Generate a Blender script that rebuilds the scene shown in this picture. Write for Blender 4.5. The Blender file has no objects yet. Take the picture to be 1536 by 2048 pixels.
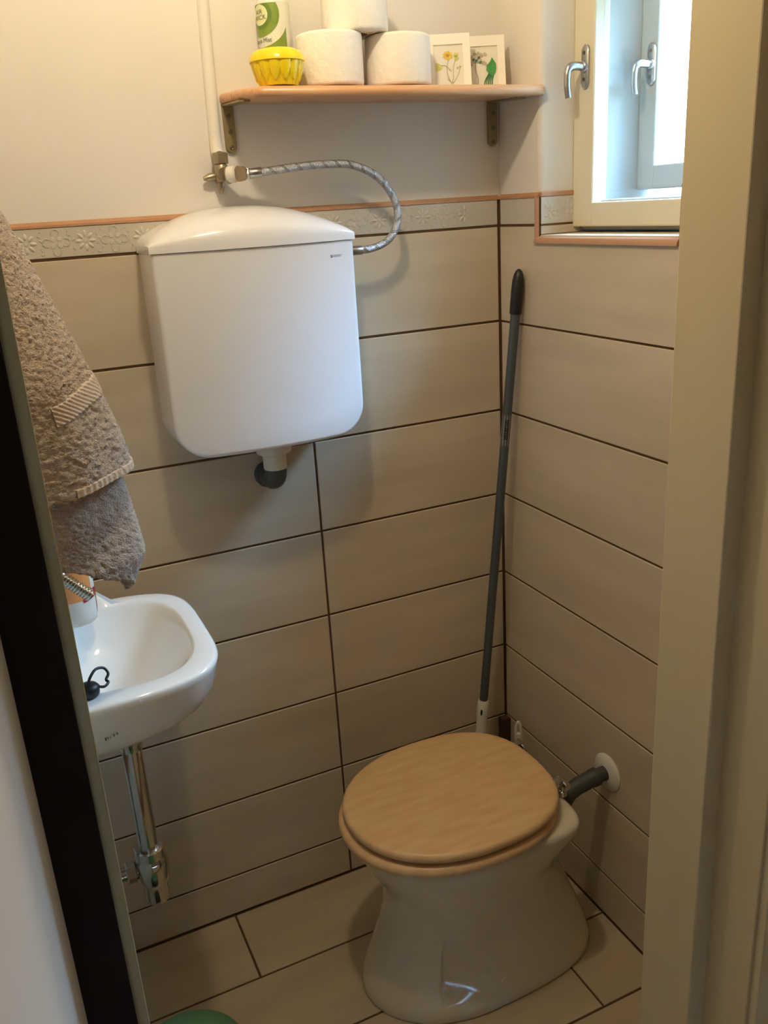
import bpy, bmesh, math, random
from mathutils import Vector, Matrix

random.seed(7)
scene = bpy.context.scene
COL = scene.collection

# ------------------------------------------------------------------ camera
cam_d = bpy.data.cameras.new('camera')
cam = bpy.data.objects.new('camera', cam_d); COL.objects.link(cam)
YAW, PITCH, ROLL, FPX = 0.4177, -0.3369, -0.0616, 1751.76
fw = Vector((math.sin(YAW)*math.cos(PITCH), math.cos(YAW)*math.cos(PITCH), math.sin(PITCH)))
rt = Vector((math.cos(YAW), -math.sin(YAW), 0)); up = rt.cross(fw)
r2 = rt*math.cos(ROLL)+up*math.sin(ROLL); u2 = -rt*math.sin(ROLL)+up*math.cos(ROLL)
M = Matrix((r2, u2, -fw)).transposed().to_4x4(); M.translation = Vector((-1.0693, -1.7013, 1.5879))
cam.matrix_world = M
cam_d.sensor_fit = 'HORIZONTAL'; cam_d.sensor_width = 36; cam_d.lens = 36*FPX/1536
cam_d.clip_start = 0.01
scene.camera = cam

# ------------------------------------------------------------------ world, lights, exposure
SKY, SKY_COL = 135.0, (0.34, 0.64, 1.0, 1)
LAMP_W, LAMP_COL, LAMP_POS = 15.6, (1.0, 0.845, 0.58), (-0.70, -0.68, 2.30)
HALL_W, HALL_COL = 16.0, (1.0, 0.88, 0.74)
w = bpy.data.worlds.new('sky'); scene.world = w; w.use_nodes = True
bg = w.node_tree.nodes['Background']; bg.inputs[0].default_value = SKY_COL; bg.inputs[1].default_value = SKY
vs = scene.view_settings
vs.view_transform = 'Standard'; vs.look = 'None'; vs.gamma = 1; vs.use_curve_mapping = False; vs.exposure = 0.16
scene.cycles.max_bounces = 10; scene.cycles.diffuse_bounces = 6
scene.cycles.caustics_reflective = False; scene.cycles.caustics_refractive = False
scene.cycles.sample_clamp_indirect = 4

def light(name, loc, watts, col, radius):
    d = bpy.data.lights.new(name, 'POINT'); d.energy = watts; d.color = col; d.shadow_soft_size = radius
    o = bpy.data.objects.new(name, d); o.location = loc; COL.objects.link(o); return o
# window daylight portal (helps sampling only)
pd = bpy.data.lights.new('window_portal', 'AREA'); pd.shape = 'RECTANGLE'; pd.size = 0.42; pd.size_y = 0.55
pd.cycles.is_portal = True
po = bpy.data.objects.new('window_portal', pd); COL.objects.link(po)
po.location = (0.34, -0.35, 1.83); po.rotation_euler = (math.pi/2, 0, math.pi/2)

# ------------------------------------------------------------------ materials
MATS = {}
def mat(name, col, rough=0.5, metal=0.0, spec=0.5, coat=0.0, var=0.0, scale=20.0, bump=0.0, bscale=60.0, stretch=(1, 1, 1), col2=None, detail=4.0, trans=0.0, emit=None, sheen=0.0, sss=0.0, rnd=0.0):
    m = bpy.data.materials.new(name); m.use_nodes = True; MATS[name] = m
    nt = m.node_tree; N = nt.nodes; L = nt.links; b = N['Principled BSDF']
    b.inputs['Base Color'].default_value = (*col, 1); b.inputs['Roughness'].default_value = rough
    b.inputs['Metallic'].default_value = metal; b.inputs['Specular IOR Level'].default_value = spec
    b.inputs['Coat Weight'].default_value = coat; b.inputs['Coat Roughness'].default_value = 0.05
    b.inputs['Transmission Weight'].default_value = trans
    if sheen: b.inputs['Sheen Weight'].default_value = sheen
    tc = N.new('ShaderNodeTexCoord'); mp = N.new('ShaderNodeMapping'); mp.inputs['Scale'].default_value = stretch
    L.new(tc.outputs['Object'], mp.inputs['Vector'])
    if rnd:
        oi = N.new('ShaderNodeObjectInfo'); mu = N.new('ShaderNodeMath'); mu.operation = 'MULTIPLY'; mu.inputs[1].default_value = 37.0
        L.new(oi.outputs['Random'], mu.inputs[0]); L.new(mu.outputs[0], mp.inputs['Location'])
    if var or col2:
        no = N.new('ShaderNodeTexNoise'); no.inputs['Scale'].default_value = scale; no.inputs['Detail'].default_value = detail
        L.new(mp.outputs[0], no.inputs['Vector'])
        cr = N.new('ShaderNodeValToRGB'); cr.color_ramp.elements[0].position = 0.3; cr.color_ramp.elements[1].position = 0.7
        c2 = col2 or tuple(c*(1-var) for c in col)
        cr.color_ramp.elements[0].color = (*c2, 1); cr.color_ramp.elements[1].color = (*col, 1)
        L.new(no.outputs['Fac'], cr.inputs[0]); L.new(cr.outputs[0], b.inputs['Base Color'])
    if bump:
        n2 = N.new('ShaderNodeTexNoise'); n2.inputs['Scale'].default_value = bscale; n2.inputs['Detail'].default_value = 5
        L.new(mp.outputs[0], n2.inputs['Vector'])
        bp = N.new('ShaderNodeBump'); bp.inputs['Strength'].default_value = bump; bp.inputs['Distance'].default_value = 0.004
        L.new(n2.outputs['Fac'], bp.inputs['Height']); L.new(bp.outputs[0], b.inputs['Normal'])
    if emit:
        b.inputs['Emission Color'].default_value = (*emit[0], 1); b.inputs['Emission Strength'].default_value = emit[1]
    return m
mat('plaster', (0.74, 0.705, 0.655), 0.85, var=0.05, scale=3, bump=0.05, bscale=35)
mat('tile', (0.61, 0.52, 0.39), 0.38, var=0.16, scale=2.2, stretch=(1.2, 1.2, 7), rnd=1, detail=6, spec=0.35)
mat('floor_tile', (0.53, 0.44, 0.31), 0.42, var=0.18, scale=2.2, stretch=(1.2, 6, 1.2), rnd=1, detail=6, spec=0.35)
mat('border', (0.56, 0.52, 0.45), 0.30, var=0.06, scale=8)
mat('border_relief', (0.60, 0.56, 0.49), 0.13, var=0.05, scale=30)
mat('grout', (0.115, 0.058, 0.022), 0.9, var=0.25, scale=60)
mat('terracotta', (0.46, 0.235, 0.125), 0.45, var=0.12, scale=40)
mat('copper_trim', (0.47, 0.265, 0.165), 0.40, var=0.10, scale=25)
mat('cream_paint', (0.62, 0.52, 0.33), 0.42, var=0.07, scale=6, bump=0.06, bscale=25, stretch=(1, 1, 0.3))
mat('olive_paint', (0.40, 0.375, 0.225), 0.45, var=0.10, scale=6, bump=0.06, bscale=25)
mat('window_paint', (0.72, 0.67, 0.52), 0.40, var=0.06, scale=9, bump=0.05, bscale=30)
mat('box_paint', (0.50, 0.51, 0.50), 0.5, var=0.05, scale=9)
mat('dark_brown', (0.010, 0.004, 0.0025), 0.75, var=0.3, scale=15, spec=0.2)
mat('door_white', (0.74, 0.73, 0.69), 0.55, var=0.04, scale=5)
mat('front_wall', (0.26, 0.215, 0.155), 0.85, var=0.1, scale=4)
mat('sky_block', (0.36, 0.34, 0.31), 0.9, var=0.1, scale=1)
mat('hall_wall', (0.42, 0.36, 0.28), 0.9, var=0.05, scale=3)
mat('cistern_plastic', (0.77, 0.785, 0.83), 0.17, spec=0.5, var=0.015, scale=4)
mat('white_plastic', (0.74, 0.71, 0.64), 0.35, var=0.05, scale=30)
mat('white_china', (0.80, 0.77, 0.72), 0.07, coat=0.3, var=0.02, scale=5)
mat('grey_china', (0.70, 0.645, 0.52), 0.09, coat=0.25, var=0.06, scale=6)
mat('grey_plastic', (0.075, 0.082, 0.08), 0.5, var=0.15, scale=20)
mat('grey_rubber', (0.06, 0.063, 0.056), 0.55, var=0.15, scale=20)
mat('black_rubber', (0.012, 0.012, 0.013), 0.45, var=0.2, scale=40)
mat('pole_metal', (0.085, 0.10, 0.105), 0.40, metal=0.35, var=0.12, scale=8)
mat('chrome', (0.62, 0.62, 0.60), 0.10, metal=1.0, var=0.05, scale=15)
mat('steel', (0.50, 0.51, 0.53), 0.28, metal=1.0, var=0.15, scale=30)
mat('dull_brass', (0.42, 0.36, 0.26), 0.35, metal=0.85, var=0.2, scale=60)
mat('bracket_metal', (0.30, 0.235, 0.12), 0.45, metal=0.5, var=0.1, scale=30)
mat('seat_wood', (0.74, 0.50, 0.275), 0.38, col2=(0.65, 0.40, 0.20), scale=7, stretch=(2.0, 9, 1), detail=7)
mat('shelf_wood', (0.66, 0.40, 0.225), 0.35, col2=(0.50, 0.245, 0.11), scale=9, stretch=(0.8, 14, 14), detail=5)
mat('paper', (0.86, 0.83, 0.77), 0.95, bump=0.5, bscale=90, var=0.03)
mat('paper_core', (0.45, 0.36, 0.26), 0.9, var=0.1)
mat('card', (0.84, 0.79, 0.68), 0.8, var=0.03, scale=20)
mat('card_inner', (0.74, 0.69, 0.58), 0.75, var=0.03, scale=20)
mat('petal_yellow', (0.75, 0.50, 0.06), 0.7, var=0.3, scale=200)
mat('petal_pale', (0.66, 0.58, 0.14), 0.7, var=0.25, scale=200)
mat('petal_orange', (0.55, 0.25, 0.04), 0.7, var=0.3, scale=200)
mat('umbel', (0.50, 0.42, 0.30), 0.8, var=0.25, scale=200)
mat('stem', (0.44, 0.41, 0.27), 0.8, var=0.2, scale=200)
mat('leaf_green', (0.05, 0.30, 0.05), 0.6, var=0.35, scale=120)
mat('leaf_dark', (0.03, 0.17, 0.08), 0.6, var=0.35, scale=120)
mat('yellow_plastic', (0.83, 0.62, 0.010), 0.22, var=0.06, scale=30)
mat('can_white', (0.70, 0.71, 0.62), 0.25, var=0.03)
mat('can_green', (0.22, 0.33, 0.05), 0.25, var=0.25, scale=25)
mat('can_dark_green', (0.13, 0.24, 0.03), 0.25, var=0.2, scale=25)
mat('can_cream', (0.70, 0.72, 0.42), 0.3, var=0.05)
mat('ink', (0.06, 0.075, 0.04), 0.6, var=0.1)
mat('logo_ink', (0.20, 0.23, 0.33), 0.5, var=0.1)
mat('towel', (0.62, 0.485, 0.375), 1.0, var=0.22, scale=230, bump=1.0, bscale=420, sheen=0.3)
mat('towel_flat', (0.63, 0.50, 0.39), 0.95, var=0.12, scale=150, bump=0.4, bscale=300, sheen=0.2)
mat('bottle_white', (0.72, 0.71, 0.66), 0.25, var=0.08, scale=12)
mat('bottle_orange', (0.78, 0.33, 0.11), 0.35, var=0.12, scale=20)
mat('bottle_red', (0.42, 0.012, 0.035), 0.35, var=0.1, scale=20)
mat('bin_green', (0.075, 0.18, 0.075), 0.45, var=0.1, scale=10)
mat('rust_brown', (0.075, 0.030, 0.014), 0.85, var=0.3, scale=40)
mat('screw', (0.16, 0.13, 0.08), 0.4, metal=0.7, var=0.2, scale=90)
mat('hole', (0.012, 0.010, 0.008), 0.9, var=0.1)
mat('sticker', (0.27, 0.25, 0.20), 0.35, var=0.12, scale=60)
mat('lamp_glass', (0.9, 0.85, 0.75), 0.3, emit=((1.0, 0.80, 0.52), 6.0))
g = bpy.data.materials.new('glass'); g.use_nodes = True; MATS['glass'] = g
nt = g.node_tree; nt.nodes.clear(); out = nt.nodes.new('ShaderNodeOutputMaterial'); mx = nt.nodes.new('ShaderNodeMixShader')
tr = nt.nodes.new('ShaderNodeBsdfTransparent'); gl = nt.nodes.new('ShaderNodeBsdfGlossy'); gl.inputs['Roughness'].default_value = 0.02
lw = nt.nodes.new('ShaderNodeLayerWeight'); lw.inputs[0].default_value = 0.5
pw = nt.nodes.new('ShaderNodeMath'); pw.operation = 'POWER'; pw.inputs[1].default_value = 4.0; nt.links.new(lw.outputs['Facing'], pw.inputs[0])
fr = nt.nodes.new('ShaderNodeMath'); fr.operation = 'MULTIPLY_ADD'; fr.inputs[1].default_value = 0.5; fr.inputs[2].default_value = 0.05; nt.links.new(pw.outputs[0], fr.inputs[0])
nt.links.new(fr.outputs[0], mx.inputs[0]); nt.links.new(tr.outputs[0], mx.inputs[1]); nt.links.new(gl.outputs[0], mx.inputs[2]); nt.links.new(mx.outputs[0], out.inputs[0])

# braided hose material : helical dashes via wave on UV-less object coordinates is weak, so plain steel with fine bump
mat('braid', (0.52, 0.54, 0.58), 0.27, metal=0.9, var=0.15, scale=260, bump=0.6, bscale=500)

# ------------------------------------------------------------------ mesh helpers
class MB:
    def __init__(s): s.v = []; s.f = []
    def add(s, verts, faces):
        o = len(s.v); s.v += [Vector(p) for p in verts]; s.f += [tuple(i+o for i in f) for f in faces]; return s
    def bm(s, b):
        b.verts.index_update(); s.add([v.co.copy() for v in b.verts], [[v.index for v in f.verts] for f in b.faces]); b.free(); return s
    def box(s, x0, x1, y0, y1, z0, z1, bevel=0.0, seg=2):
        b = bmesh.new(); bmesh.ops.create_cube(b, size=1)
        for v in b.verts: v.co = Vector(((x0+x1)/2+v.co.x*(x1-x0), (y0+y1)/2+v.co.y*(y1-y0), (z0+z1)/2+v.co.z*(z1-z0)))
        if bevel: bmesh.ops.bevel(b, geom=list(b.edges), offset=bevel, segments=seg, affect='EDGES', profile=0.5)
        return s.bm(b)
    def loft(s, rings, cap0=True, cap1=True, closed=True):
        n = len(rings[0]); vs_ = [p for r in rings for p in r]; fs = []
        for i in range(len(rings)-1):
            for j in range(n if closed else n-1):
                k = (j+1) % n; fs.append((i*n+j, i*n+k, (i+1)*n+k, (i+1)*n+j))
        if cap0: fs.append(tuple(reversed(range(n))))
        if cap1: fs.append(tuple((len(rings)-1)*n+j for j in range(n)))
        return s.add(vs_, fs)
    def tube(s, pts, r, seg=16, cap=True, flat=None):
        pts = [Vector(p) for p in pts]; n = len(pts); rr = r if isinstance(r, (list, tuple)) else [r]*n
        rings = []; nrm = None
        for i in range(n):
            t = (pts[min(i+1, n-1)]-pts[max(i-1, 0)]).normalized()
            if nrm is None:
                a = Vector((0, 0, 1)) if abs(t.z) < 0.9 else Vector((1, 0, 0)); nrm = (a-t*a.dot(t)).normalized()
            else: nrm = (nrm-t*nrm.dot(t)).normalized()
            bn = t.cross(nrm)
            rings.append([pts[i]+nrm*math.cos(2*math.pi*k/seg)*rr[i]+bn*math.sin(2*math.pi*k/seg)*rr[i]*(flat or 1) for k in range(seg)])
        return s.loft(rings, cap, cap)
    def lathe(s, prof, c=(0, 0, 0), axis=(0, 0, 1), seg=32, cap0=True, cap1=True, mod=None):
        ax = Vector(axis).normalized(); a = Vector((1, 0, 0)) if abs(ax.x) < 0.9 else Vector((0, 1, 0))
        e1 = (a-ax*a.dot(ax)).normalized(); e2 = ax.cross(e1); c = Vector(c)
        rings = []
        for r, h in prof:
            ring = []
            for k in range(seg):
                th = 2*math.pi*k/seg; q = r*(mod(th, h) if mod else 1)
                ring.append(c+ax*h+e1*q*math.cos(th)+e2*q*math.sin(th))
            rings.append(ring)
        return s.loft(rings, cap0, cap1)
    def prism(s, poly, d):          # poly: list of 3D points (planar), d: extrusion vector
        d = Vector(d); n = len(poly); p = [Vector(q) for q in poly]
        return s.add(p+[q+d for q in p], [tuple(reversed(range(n))), tuple(range(n, 2*n))]+[(i, (i+1) % n, (i+1) % n+n, i+n) for i in range(n)])
    def build(s, name, m, parent=None, smooth=False, angle=40, origin=None):
        if parent is not None: org = ORG[parent.name]
        elif origin is not None: org = Vector(origin)
        else:
            xs = [p.x for p in s.v]; ys = [p.y for p in s.v]; zs = [p.z for p in s.v]
            org = Vector(((min(xs)+max(xs))/2, (min(ys)+max(ys))/2, min(zs)))
        me = bpy.data.meshes.new(name); me.from_pydata([p-org for p in s.v], [], s.f); me.validate()
        b = bmesh.new(); b.from_mesh(me); bmesh.ops.recalc_face_normals(b, faces=b.faces); b.to_mesh(me); b.free()
        me.materials.append(MATS[m] if isinstance(m, str) else m)
        if smooth:
            me.polygons.foreach_set('use_smooth', [True]*len(me.polygons)); me.set_sharp_from_angle(angle=math.radians(angle))
        o = bpy.data.objects.new(name, me); COL.objects.link(o)
        if parent is not None: o.parent = parent
        else: o.location = org
        ORG[o.name] = org
        return o
ORG = {}
def tag(o, label=None, cat=None, group=None, kind=None):
    if label: o['label'] = label
    if cat: o['category'] = cat
    if group: o['group'] = group
    if kind: o['kind'] = kind
    return o
def thing(name, loc, label, cat, group=None):
    o = bpy.data.objects.new(name, None); COL.objects.link(o); o.location = loc; o.empty_display_size = 0.02
    ORG[o.name] = Vector(loc); return tag(o, label, cat, group)
def struct_empty(name, loc):
    o = bpy.data.objects.new(name, None); COL.objects.link(o); o.location = loc; o.empty_display_size = 0.02
    ORG[o.name] = Vector(loc); o['kind'] = 'structure'; return o
def S(o): o['kind'] = 'structure'; return o
def bez(pts, n=12):
    """Catmull-Rom through pts"""
    P = [Vector(p) for p in pts]; P = [P[0]*2-P[1]]+P+[P[-1]*2-P[-2]]; out = []
    for i in range(1, len(P)-2):
        for k in range(n):
            t = k/n; a, b, c, d = P[i-1:i+3]
            out.append(0.5*((2*b)+(c-a)*t+(2*a-5*b+4*c-d)*t*t+(3*b-a-3*c+d)*t**3))
    out.append(P[-2]); return out
def lerp(a, b, t): return a+(b-a)*t
def sstep(t): t = max(0, min(1, t)); return t*t*(3-2*t)
def text_mesh(txt, size):
    cu = bpy.data.curves.new('t', 'FONT'); cu.body = txt; cu.size = size; cu.align_x = 'CENTER'; cu.align_y = 'CENTER'; cu.resolution_u = 3
    o = bpy.data.objects.new('t', cu); COL.objects.link(o)
    dg = bpy.context.evaluated_depsgraph_get(); me = bpy.data.meshes.new_from_object(o.evaluated_get(dg))
    v = [p.co.copy() for p in me.vertices]; f = [tuple(p.vertices) for p in me.polygons]
    bpy.data.objects.remove(o); bpy.data.curves.remove(cu); bpy.data.meshes.remove(me); return v, f

# ------------------------------------------------------------------ room shell
PITCH_R = 0.203; Z7 = 0.1094; G = 0.005           # tile course pitch, lowest joint, joint width
ZB = Z7+7*PITCH_R                                    # underside of border tiles  (1.530)
ZT = 1.588                                           # top of tiles
XL, YF, CEIL = -1.078, -0.95, 2.62                   # left wall, front wall inner face, ceiling
NY0, NY1, NZ0, NZ1 = -0.1475, -0.545, 1.5075, 2.07     # window niche in right wall
JX0, JX1 = -1.043, -0.372                            # door jambs

floor = S(MB().box(XL-0.1, 0.05, YF-0.2, 0.05, -0.12, -0.003).build('floor', 'grout', origin=(0, 0, 0)))
ceiling = S(MB().box(XL-0.1, 0.4, -1.06, 0.1, CEIL, CEIL+0.1).build('ceiling', 'plaster'))
wall_back = S(MB().box(XL-0.1, 0.3, 0.005, 0.15, -0.12, CEIL).build('wall_back', 'plaster', origin=(0, 0, 0)))
wall_left = S(MB().box(XL-0.1, XL, -0.95, 0.005, -0.12, CEIL).build('wall_left', 'tile', origin=(0, 0, 0)))
wr = MB()
WT = 0.36
wr.box(0.005, WT, -1.06, 0.1, -0.12, NZ0)
wr.box(0.005, WT, NY0, 0.1, NZ0, CEIL, 0.012, 3)
wr.box(0.005, WT, -1.06, NY1, NZ0, CEIL, 0.012, 3)
wr.box(0.005, WT, NY1-0.02, NY0+0.02, NZ1, CEIL)
wall_right = S(wr.build('wall_right', 'plaster', smooth=True, angle=50, origin=(0, 0, 0)))
wfm = MB()
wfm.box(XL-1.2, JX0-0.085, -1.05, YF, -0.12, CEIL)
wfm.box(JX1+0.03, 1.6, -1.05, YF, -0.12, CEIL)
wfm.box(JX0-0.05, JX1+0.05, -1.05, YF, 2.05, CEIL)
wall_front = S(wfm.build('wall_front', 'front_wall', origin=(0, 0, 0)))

# grout beds
MB().box(XL, 0.006, 0.0025, 0.006, 0, ZT).build('grout_bed', 'grout', wall_back)
gr = MB(); gr.box(0.0025, 0.006, YF, 0.003, 0, NZ0-0.001); gr.box(0.0025, 0.006, NY0, 0.003, NZ0-0.001, ZT); gr.box(0.0025, 0.006, YF, NY1, NZ0-0.001, ZT)
gr.build('grout_bed', 'grout', wall_right)

def tile_mb(a0, a1, b0, b1, plane):
    """bevelled tile; plane 'y': back wall (a=x,b=z) ; 'x': right wall (a=y,b=z) ; 'z': floor (a=x,b=y)"""
    c = 0.0012; t = 0.004
    rings = []
    for ins, d in ((0, t), (0, c), (c, 0.0)):
        q = [(a0+ins, b0+ins), (a1-ins, b0+ins), (a1-ins, b1-ins), (a0+ins, b1-ins)]
        if plane == 'y': rings.append([Vector((a, d, b)) for a, b in q])
        elif plane == 'x': rings.append([Vector((d, a, b)) for a, b in q])
        else: rings.append([Vector((a, b, -d)) for a, b in q])
    m = MB(); m.loft(rings); return m
h = G/2
# back wall courses
rows = [(0.0, Z7)]+[(Z7+i*PITCH_R, Z7+(i+1)*PITCH_R) for i in range(7)]
XJ = -0.4658
for i, (z0, z1) in enumerate(rows):
    lo = z0+(0.003 if i == 0 else h)
    tile_mb(XL+0.002, XJ-h, lo, z1-h, 'y').build('tile', 'tile', wall_back)
    xr = -0.004
    if i <= 1:  # corner cut-out by the broom
        xr = -0.026 if i == 0 else -0.004
    tile_mb(XJ+h, xr, lo, z1-h, 'y').build('tile', 'tile', wall_back)
# border course with raised flowers
def flower_relief(a0, a1, z0, z1, put, seed):
    m = MB(); rnd = random.Random(seed); hgt = z1-z0; pitch = hgt*0.98
    n = int((a1-a0)/pitch)+2; zc = (z0+z1)/2; T = 0.0011
    def blob(pts):      # low raised pad, bevelled
        cx = sum(p[0] for p in pts)/len(pts); cz = sum(p[1] for p in pts)/len(pts)
        if min(p[0] for p in pts) < a0+0.001 or max(p[0] for p in pts) > a1-0.001 or min(p[1] for p in pts) < z0+0.001 or max(p[1] for p in pts) > z1-0.001: return
        r0 = [put(p[0], p[1], 0.0003) for p in pts]
        r1 = [put(lerp(p[0], cx, 0.25), lerp(p[1], cz, 0.25), -T) for p in pts]
        m.loft([r0, r1], False, True)
    def petal(cx, cz, ang, r0, r1, wd):
        pts = []
        for k in range(8):
            t = k/8*2*math.pi; u = (r0+r1)/2+(r1-r0)/2*math.cos(t); v = wd/2*math.sin(t)
            pts.append((cx+u*math.cos(ang)-v*math.sin(ang), cz+u*math.sin(ang)+v*math.cos(ang)))
        blob(pts)
    for i in range(n):
        cx = a0+pitch*(i+0.3)
        if i % 2 == 0:
            for k in range(8): petal(cx, zc, k*math.pi/4, hgt*0.10, hgt*0.36, hgt*0.13)
            petal(cx, zc, 0, -hgt*0.06, hgt*0.06, hgt*0.12)
        else:
            for k in range(4): petal(cx, zc, k*math.pi/2+math.pi/4, hgt*0.06, hgt*0.26, hgt*0.16)
            for k in range(4):   # curled hoops
                a = k*math.pi/2; hx = cx+math.cos(a)*hgt*0.32; hz = zc+math.sin(a)*hgt*0.30
                for j in range(7):
                    th = a-2.0+j*0.62
                    petal(hx+math.cos(th)*hgt*0.13, hz+math.sin(th)*hgt*0.13, th+math.pi/2, -hgt*0.055, hgt*0.055, hgt*0.05)
        for k in range(6):   # tendrils between flowers
            x_ = cx+pitch*0.5+rnd.uniform(-.12, .12)*hgt; z_ = z0+hgt*(0.12+0.15*k)
            petal(x_, z_, rnd.uniform(0, 3.1), -hgt*0.06, hgt*0.07, hgt*0.06)
    return m
for k, (x0, x1) in enumerate(((XL+0.002, -0.50), (-0.50, -0.004))):
    bt = tile_mb(x0+(0.0004 if k else 0), x1-0.0004 if k < 1 else x1, ZB+h, ZT-0.004, 'y').build('border_tile', 'border', wall_back)
    flower_relief(x0, x1 if k < 1 else x1-0.075, ZB+h, ZT-0.004, lambda a, b, d: Vector((a, d, b)), k).build('relief', 'border_relief', bt, smooth=True, angle=50)
# terracotta cap joint over the tiles
cap = MB(); cap.prism([(XL, 0.006, ZT-0.004), (XL, -0.0015, ZT-0.004), (XL, -0.0012, ZT), (XL, 0.0055, ZT+0.006)], (-XL-0.0, 0, 0))
S(cap.build('trim_1', 'terracotta'))
cap = MB(); cap.prism([(0.006, 0, ZT-0.004), (-0.0015, 0, ZT-0.004), (-0.0012, 0, ZT), (0.0055, 0, ZT+0.006)], (0, NY0+0.002, 0))
S(cap.build('trim_2', 'terracotta'))

# right wall courses (one cut tile per course from the corner, a second one towards the door)
YJ = -0.605
for i, (z0, z1) in enumerate(rows):
    lo = z0+(0.003 if i == 0 else h)
    if i == 7:                               # course notched by the window niche
        c = [(-0.004, lo), (-0.004, z1-h), (NY0+0.011, z1-h), (NY0+0.011, NZ0-0.012), (NY1-0.002, NZ0-0.012), (NY1-0.002, z1-h), (YJ+h, z1-h), (YJ+h, lo)]
        m = MB(); m.prism([(0.0, a, b) for a, b in c], (0.004, 0, 0)); m.build('tile', 'tile', wall_right)
    else:
        tile_mb(YJ+h, -0.004, lo, z1-h, 'x').build('tile', 'tile', wall_right)
    tile_mb(YF, YJ-h, lo, z1-h, 'x').build('tile', 'tile', wall_right)
tile_mb(NY0+0.011, -0.004, ZB+h, ZT-0.004, 'x').build('border_tile', 'border', wall_right)
tile_mb(YJ+h, NY1-0.002, ZB+h, ZT-0.004, 'x').build('border_tile', 'border', wall_right)
# corner joint
# niche : sill tiles, reveal border tiles, copper edge trim
SIL = NZ0+0.004
m = MB(); m.box(0.004, 0.105, NY1, NY0, NZ0-0.004, SIL, 0.001, 1); m.build('sill_tile', 'tile', wall_right)
m = MB(); m.box(0.004, 0.105, NY0-0.004, NY0+0.004, ZB+0.002, ZT-0.004, 0.001, 1); bt = m.build('border_tile', 'border', wall_right)
flower_relief(0.01, 0.1, ZB+h, ZT-0.004, lambda a, b, d: Vector((a, NY0-0.004+d, b)), 9).build('relief', 'border_relief', bt, smooth=True)
m = MB(); m.box(0.004, 0.105, NY0-0.004, NY0+0.004, SIL+0.001, ZB-0.002, 0.001, 1); m.build('tile', 'tile', wall_right)
m = MB(); m.box(0.004, 0.105, NY0-0.0025, NY0+0.004, SIL, ZT, 0); m.build('grout_bed', 'grout', wall_right)
m = MB(); m.box(0.003, 0.105, NY0-0.005, NY0+0.004, ZT-0.004, ZT+0.006, 0.002, 2); m.build('cap_joint', 'terracotta', wall_right)
def qtrim(name, p0, p1, e1, e2, r=0.0115):
    p0, p1, e1, e2 = map(Vector, (p0, p1, e1, e2)); poly = [p0]+[p0+e1*r*math.cos(t)+e2*r*math.sin(t) for t in [k*math.pi/12 for k in range(7)]]
    m = MB(); m.prism(poly, p1-p0); return S(m.build(name, 'copper_trim', smooth=True, angle=35))
qtrim('trim_3', (0.009, NY0+0.011, NZ0-0.0115), (0.009, NY0+0.011, ZT), (-1, 0, 0), (0, -1, 0))
qtrim('trim_4', (0.009, NY0+0.011, NZ0-0.0115), (0.009, NY1-0.002, NZ0-0.0115), (-1, 0, 0), (0, 0, 1), 0.0145)
qtrim('trim_5', (0.009, NY1-0.007, NZ0-0.0115), (0.009, NY1-0.007, ZT+0.004), (-1, 0, 0), (0, 1, 0), 0.0105)

# floor tiles, running bond
fl = [0.0, 0.2043, 0.4094, 0.6145, 0.8196, 1.03]
joints = [[-0.7703], [-0.45], [-0.1587, -0.7703], [-0.45], [-0.1587, -0.7703]]
for i in range(5):
    xs = [0.0]+joints[i]+[XL]
    for a, b in zip(xs[:-1], xs[1:]):
        tile_mb(b+h, a-h, -fl[i+1]+h, -fl[i]-(0.004 if i == 0 else h), 'z').build('floor_tile', 'floor_tile', floor)

# rust-brown strip in the corner behind the toilet
tag(MB().box(-0.0255, -0.0005, -0.0235, -0.003, 0.001, 0.312, 0.001, 1).build('corner_strip', 'rust_brown'),
    'dark reddish-brown strip low in the tiled corner behind the toilet', 'strip')

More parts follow.
